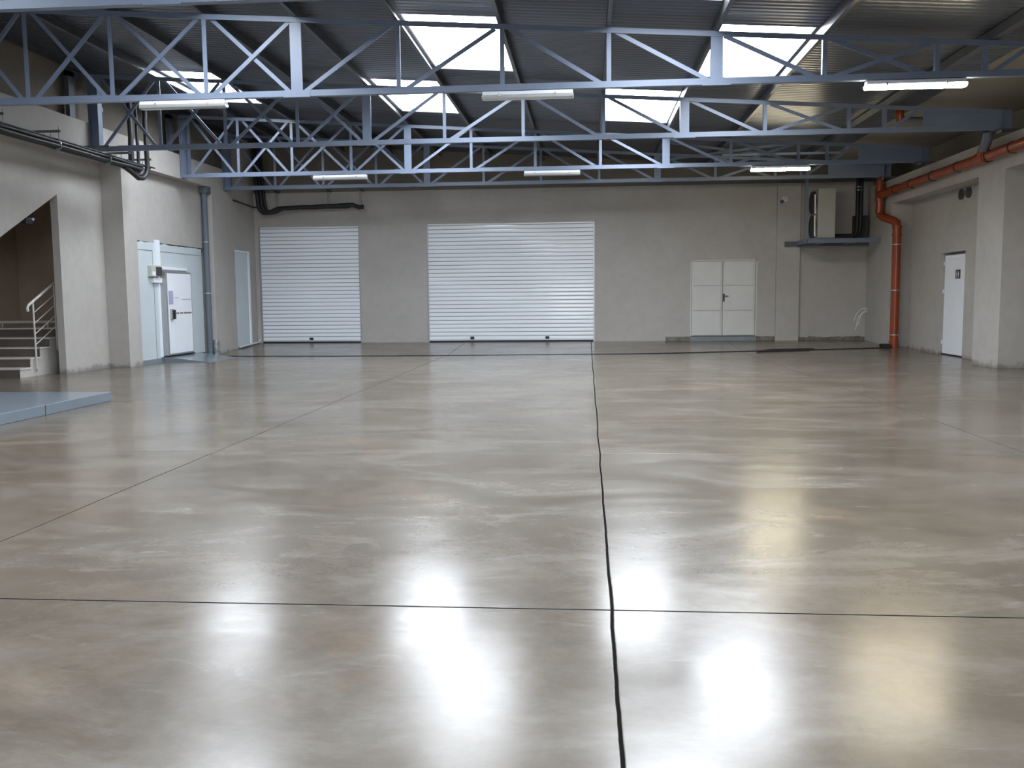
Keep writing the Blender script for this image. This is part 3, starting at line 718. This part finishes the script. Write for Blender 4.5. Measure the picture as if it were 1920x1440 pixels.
MB().tube([(7.48, 18.0, 4.60), (7.48, 18.0, 4.42), (7.49, 18.03, 4.34), (7.53, 18.2, 4.28), (7.60, 18.45, 4.22)], r * .9, 18).build('grey_elbow', 'grey_pvc', t)['label'] = 'grey elbow dropping from the truss end'
MB().tube([(7.48, 18.0, 4.50), (7.48, 18.0, 4.42)], r, 18).build('rubber_socket', 'black', t)
t = thing('gutter_outlet_pipe', 'short orange outlet pipe behind the lampless truss under the roof edge', 'pipe', (6.0, 18.35, 4.7))
MB().tube([(5.98, 18.35, 5.0), (5.98, 18.35, 4.80), (5.99, 18.36, 4.76)], .075, 16).build('outlet', 'orange', t)
MB().tube([(5.99, 18.36, 4.78), (6.85, 18.5, 4.77)], .055, 14).build('grey_arm', 'grey_pvc', t)

# ------------------------------------------------------------------ AC unit on its bracket platform
t = thing('steel_bracket_platform', 'blue-grey steel platform carrying the air conditioner in the right corner', 'bracket platform', (6.6, 25.9, 2.8))
MB().box(5.90, 7.845, 25.30, 25.36, 2.83, 2.95).build('front_rail', 'steel', t)
MB().box(5.55, 7.845, 26.32, 26.39, 2.80, 2.93).build('back_rail', 'steel_dark', t)
MB().box(5.86, 5.92, 25.30, 26.39, 2.83, 2.93).box(6.35, 6.42, 25.36, 26.32, 2.83, 2.92).box(7.15, 7.22, 25.36, 26.32, 2.83, 2.92).build('cross_member', 'steel', t)
MB().box(5.86, 5.93, 25.33, 25.40, 2.95, z_top(5.9)).build('hanger_post', 'steel', t)
t = thing('air_conditioner', 'cream outdoor air-conditioning unit standing on the corner platform', 'air conditioner', (6.45, 25.9, 2.95))
MB().box(6.22, 6.68, 25.42, 26.30, 2.97, 4.30).build('casing', 'ac', t, bevel=.015)
for zz in (3.30, 3.95):
    g_ = MB().tube([(6.16, 25.86, zz), (6.22, 25.86, zz)], .29, 28).build('fan_guard', 'soot', t)
    MB().tube(arc((6.155, 25.86, zz), (0, 1, 0), (0, 0, 1), .30, 0, 2 * math.pi, 32), .014, 8, caps=False).build('guard_ring', 'galv', g_)
for za_, zb_ in ((3.02, 3.58), (3.62, 4.14)): MB().tube([(6.15, 25.45, za_), (6.14, 25.45, zb_)], .022, 8).build('guard_bar', 'white', t)
for s_ in (25.5, 26.2): MB().box(6.22, 6.68, s_ - .04, s_ + .04, 2.935, 2.97).build('foot', 'steel_dark', t)
t = thing('insulated_pipes', 'black insulated pipes dropping beside the air conditioner in the right corner', 'insulated pipes', (7.5, 26.0, 2.95))
for dx in (0, .09):
    MB().tube([(7.42 + dx, 26.0, 5.0), (7.42 + dx, 26.0, 3.25 + dx), (7.38 + dx, 26.0, 3.10), (7.25, 26.0, 3.03 + dx * .3), (6.70, 26.0, 3.03 + dx * .3)], .055, 12).build('pipe', 'foam', t)
for zz in (4.38, 4.30): MB().tube([(7.44, 26.0, zz), (7.44, 26.0, zz - .02)], .10, 14).build('band', 'alu', t)
tag(MB().box(7.42, 7.78, 26.20, 26.49, 3.0, 3.62).build('dark_duct_box', 'soot', bevel=.01), 'dark box behind the insulated pipes in the right corner', 'duct box')
# wires
t = thing('loose_wires', 'loose white wires sticking out low in the right corner', 'wires', (7.6, 26.3, .4))
for k, (dx, dz, l_) in enumerate(((0, 0, .5), (.07, .06, .42), (-.05, .1, .35))):
    MB().tube([(7.84, 26.3, .95 + dz), (7.70 + dx, 26.25, .93 + dz), (7.58 + dx, 26.22, .80 + dz), (7.50 + dx, 26.2, .95 + dz - l_)], .008, 6).build('wire', 'white', t)
# security camera
t = thing('security_camera', 'small white bullet security camera high on the back wall pilaster', 'security camera', (5.45, 26.3, 4.0))
MB().box(5.48, 5.60, 26.38, 26.40, 4.06, 4.18).build('wall_plate', 'white', t)
MB().tube([(5.54, 26.39, 4.13), (5.54, 26.30, 4.15), (5.46, 26.26, 4.12), (5.42, 26.25, 4.08)], .018, 8).build('arm', 'white', t)
bd = MB().tube([(5.44, 26.34, 4.05), (5.38, 26.02, 4.02)], .055, 18).build('camera_body', 'white', t)
MB().tube([(5.381, 26.022, 4.02), (5.376, 25.995, 4.017)], .052, 18).build('lens', 'black', bd)

# ------------------------------------------------------------------ cable bundles
def wob_line(p, q, n, amp, seed):
    rnd = random.Random(seed); p = Vector(p); q = Vector(q)
    return [p.lerp(q, i / n) + (Vector((rnd.uniform(-amp, amp), rnd.uniform(-amp, amp), rnd.uniform(-amp, amp))) if 0 < i < n else Vector((0, 0, 0))) for i in range(n + 1)]
t = thing('pipe_bundle', 'bundle of black insulated pipes along the left parapet beam, looping up at its end', 'pipe bundle', (-9.4, 15, 4.1))
k = 0
for dx, dz, r in ((0, 0, .040), (.08, .01, .034), (-.07, .02, .036), (.02, .075, .032), (.09, .08, .026), (-.05, .085, .028)):
    k += 1
    MB().tube(wob_line((-9.42 + dx, 6.0, 4.185 + dz), (-9.42 + dx, 18.2 + .25 * (k % 3), 4.185 + dz), 24, .007, k), r, 10).build('insulated_pipe', 'foam', t)
for i, dx in enumerate((-.02, .08)):
    MB().tube(wob_line((-9.42 + dx, 6.0, 4.305), (-9.42 + dx, 19.3, 4.31), 16, .006, 30 + i), .016, 8).build('cable', 'black', t)
for y_ in (15.7, 17.4):
    MB().tube([(-9.41, y_ - .008, 4.22), (-9.41, y_ + .008, 4.22)], .118, 16).build('strap', 'alu', t)
MB().tube(wob_line((-9.42, 18.46, 5.75), (-9.41, 18.42, 4.25), 8, .008, 3) + [Vector((-9.40, 18.48, 4.14)), Vector((-9.40, 18.60, 4.07)), Vector((-9.39, 18.72, 4.09)), Vector((-9.38, 18.80, 4.18))], .055, 12).build('rising_pipe', 'foam', t)
MB().tube(wob_line((-9.42, 18.72, 5.75), (-9.40, 18.70, 4.25), 8, .006, 4) + [Vector((-9.40, 18.66, 4.15)), Vector((-9.40, 18.56, 4.10)), Vector((-9.41, 18.40, 4.12)), Vector((-9.41, 18.20, 4.20)), Vector((-9.41, 18.0, 4.21))], .034, 12).build('rising_pipe', 'foam', t)
MB().tube(wob_line((-9.36, 18.98, 5.75), (-9.34, 18.96, 4.25), 8, .006, 5) + [Vector((-9.35, 18.92, 4.13)), Vector((-9.36, 18.78, 4.03)), Vector((-9.37, 18.60, 4.01)), Vector((-9.38, 18.35, 4.10)), Vector((-9.39, 18.05, 4.18))], .050, 12).build('rising_pipe', 'foam', t)
BR = [(14.1, 'first'), (15.65, 'second'), (17.3, 'third'), (18.1, 'fourth'), (19.0, 'fifth')]
for y_, n_ in BR:
    t = thing('pipe_hanger', 'steel pipe hanger bracket on the left parapet beam, %s from the left' % n_, 'hanger bracket', (-9.5, y_, 4.4), 'pipe hangers on the left beam')
    MB().box(-9.80, -9.27, y_ - .02, y_ + .02, 4.43, 4.47).build('arm', 'galv', t)
    for x_ in (-9.58, -9.46, -9.31): MB().tube([(x_, y_, 4.53 if x_ > -9.4 else 4.47), (x_, y_, 4.24)], .005, 6).build('threaded_rod', 'galv', t)
# back-left bundle
t = thing('pipe_bundle', 'black insulated pipe bundle dropping and running right above the small shutter', 'pipe bundle', (-8.5, 26.3, 4.0))
k = 40
for dx, r in ((0, .06), (.11, .055), (.20, .04)):
    k += 1
    MB().tube(wob_line((-9.72 + dx, 26.2, 6.0), (-9.60 + dx, 26.2, 4.22), 8, .01, k) + [Vector((-9.56 + dx, 26.2, 4.08)), Vector((-9.44 + dx, 26.2, 3.98)), Vector((-9.28 + dx, 26.2, 3.98)), Vector((-9.12 + dx, 26.22, 4.06))]
              + wob_line((-9.0 + dx, 26.22, 4.10), (-6.75 - dx, 26.25, 4.17 - dx * .3), 12, .008, k + 9), r, 12).build('insulated_pipe', 'foam', t)
MB().tube([(-6.80, 26.25, 4.16), (-6.60, 26.25, 4.10), (-6.47, 26.25, 4.11)], .06, 12).build('open_end', 'foam', t)
for y_, x_, n_ in ((0, -9.05, 'leftmost'), (0, -7.5, 'middle'), (0, -6.55, 'rightmost')):
    t = thing('pipe_hanger', 'small dark hanger bracket above the back wall pipe bundle, %s of three' % n_, 'hanger bracket', (x_, 26.2, 4.55), 'pipe hangers on the back wall')
    MB().box(x_ - .025, x_ + .025, 25.95, 26.50, 4.57, 4.615).build('arm', 'steel_dark', t)
    for yy in (26.15, 26.3): MB().tube([(x_, yy, 4.57), (x_, yy, 4.15)], .005, 6).build('threaded_rod', 'galv', t)
tag(MB().tube([(-9.84, 24.9, 4.22), (-9.80, 26.3, 4.16), (-9.6, 26.4, 4.16)], .02, 8).build('cable', 'black'), 'thin black cable crossing the far left corner to the pipe bundle', 'cable')
tag(MB().tube([(-10.05, 18.45, 5.40), (-10.01, 18.45, 5.40)], .05, 12).build('wall_disc', 'white'), 'small white round disc on the upper left wall', 'wall fitting')  # plain white disc on the upper wall
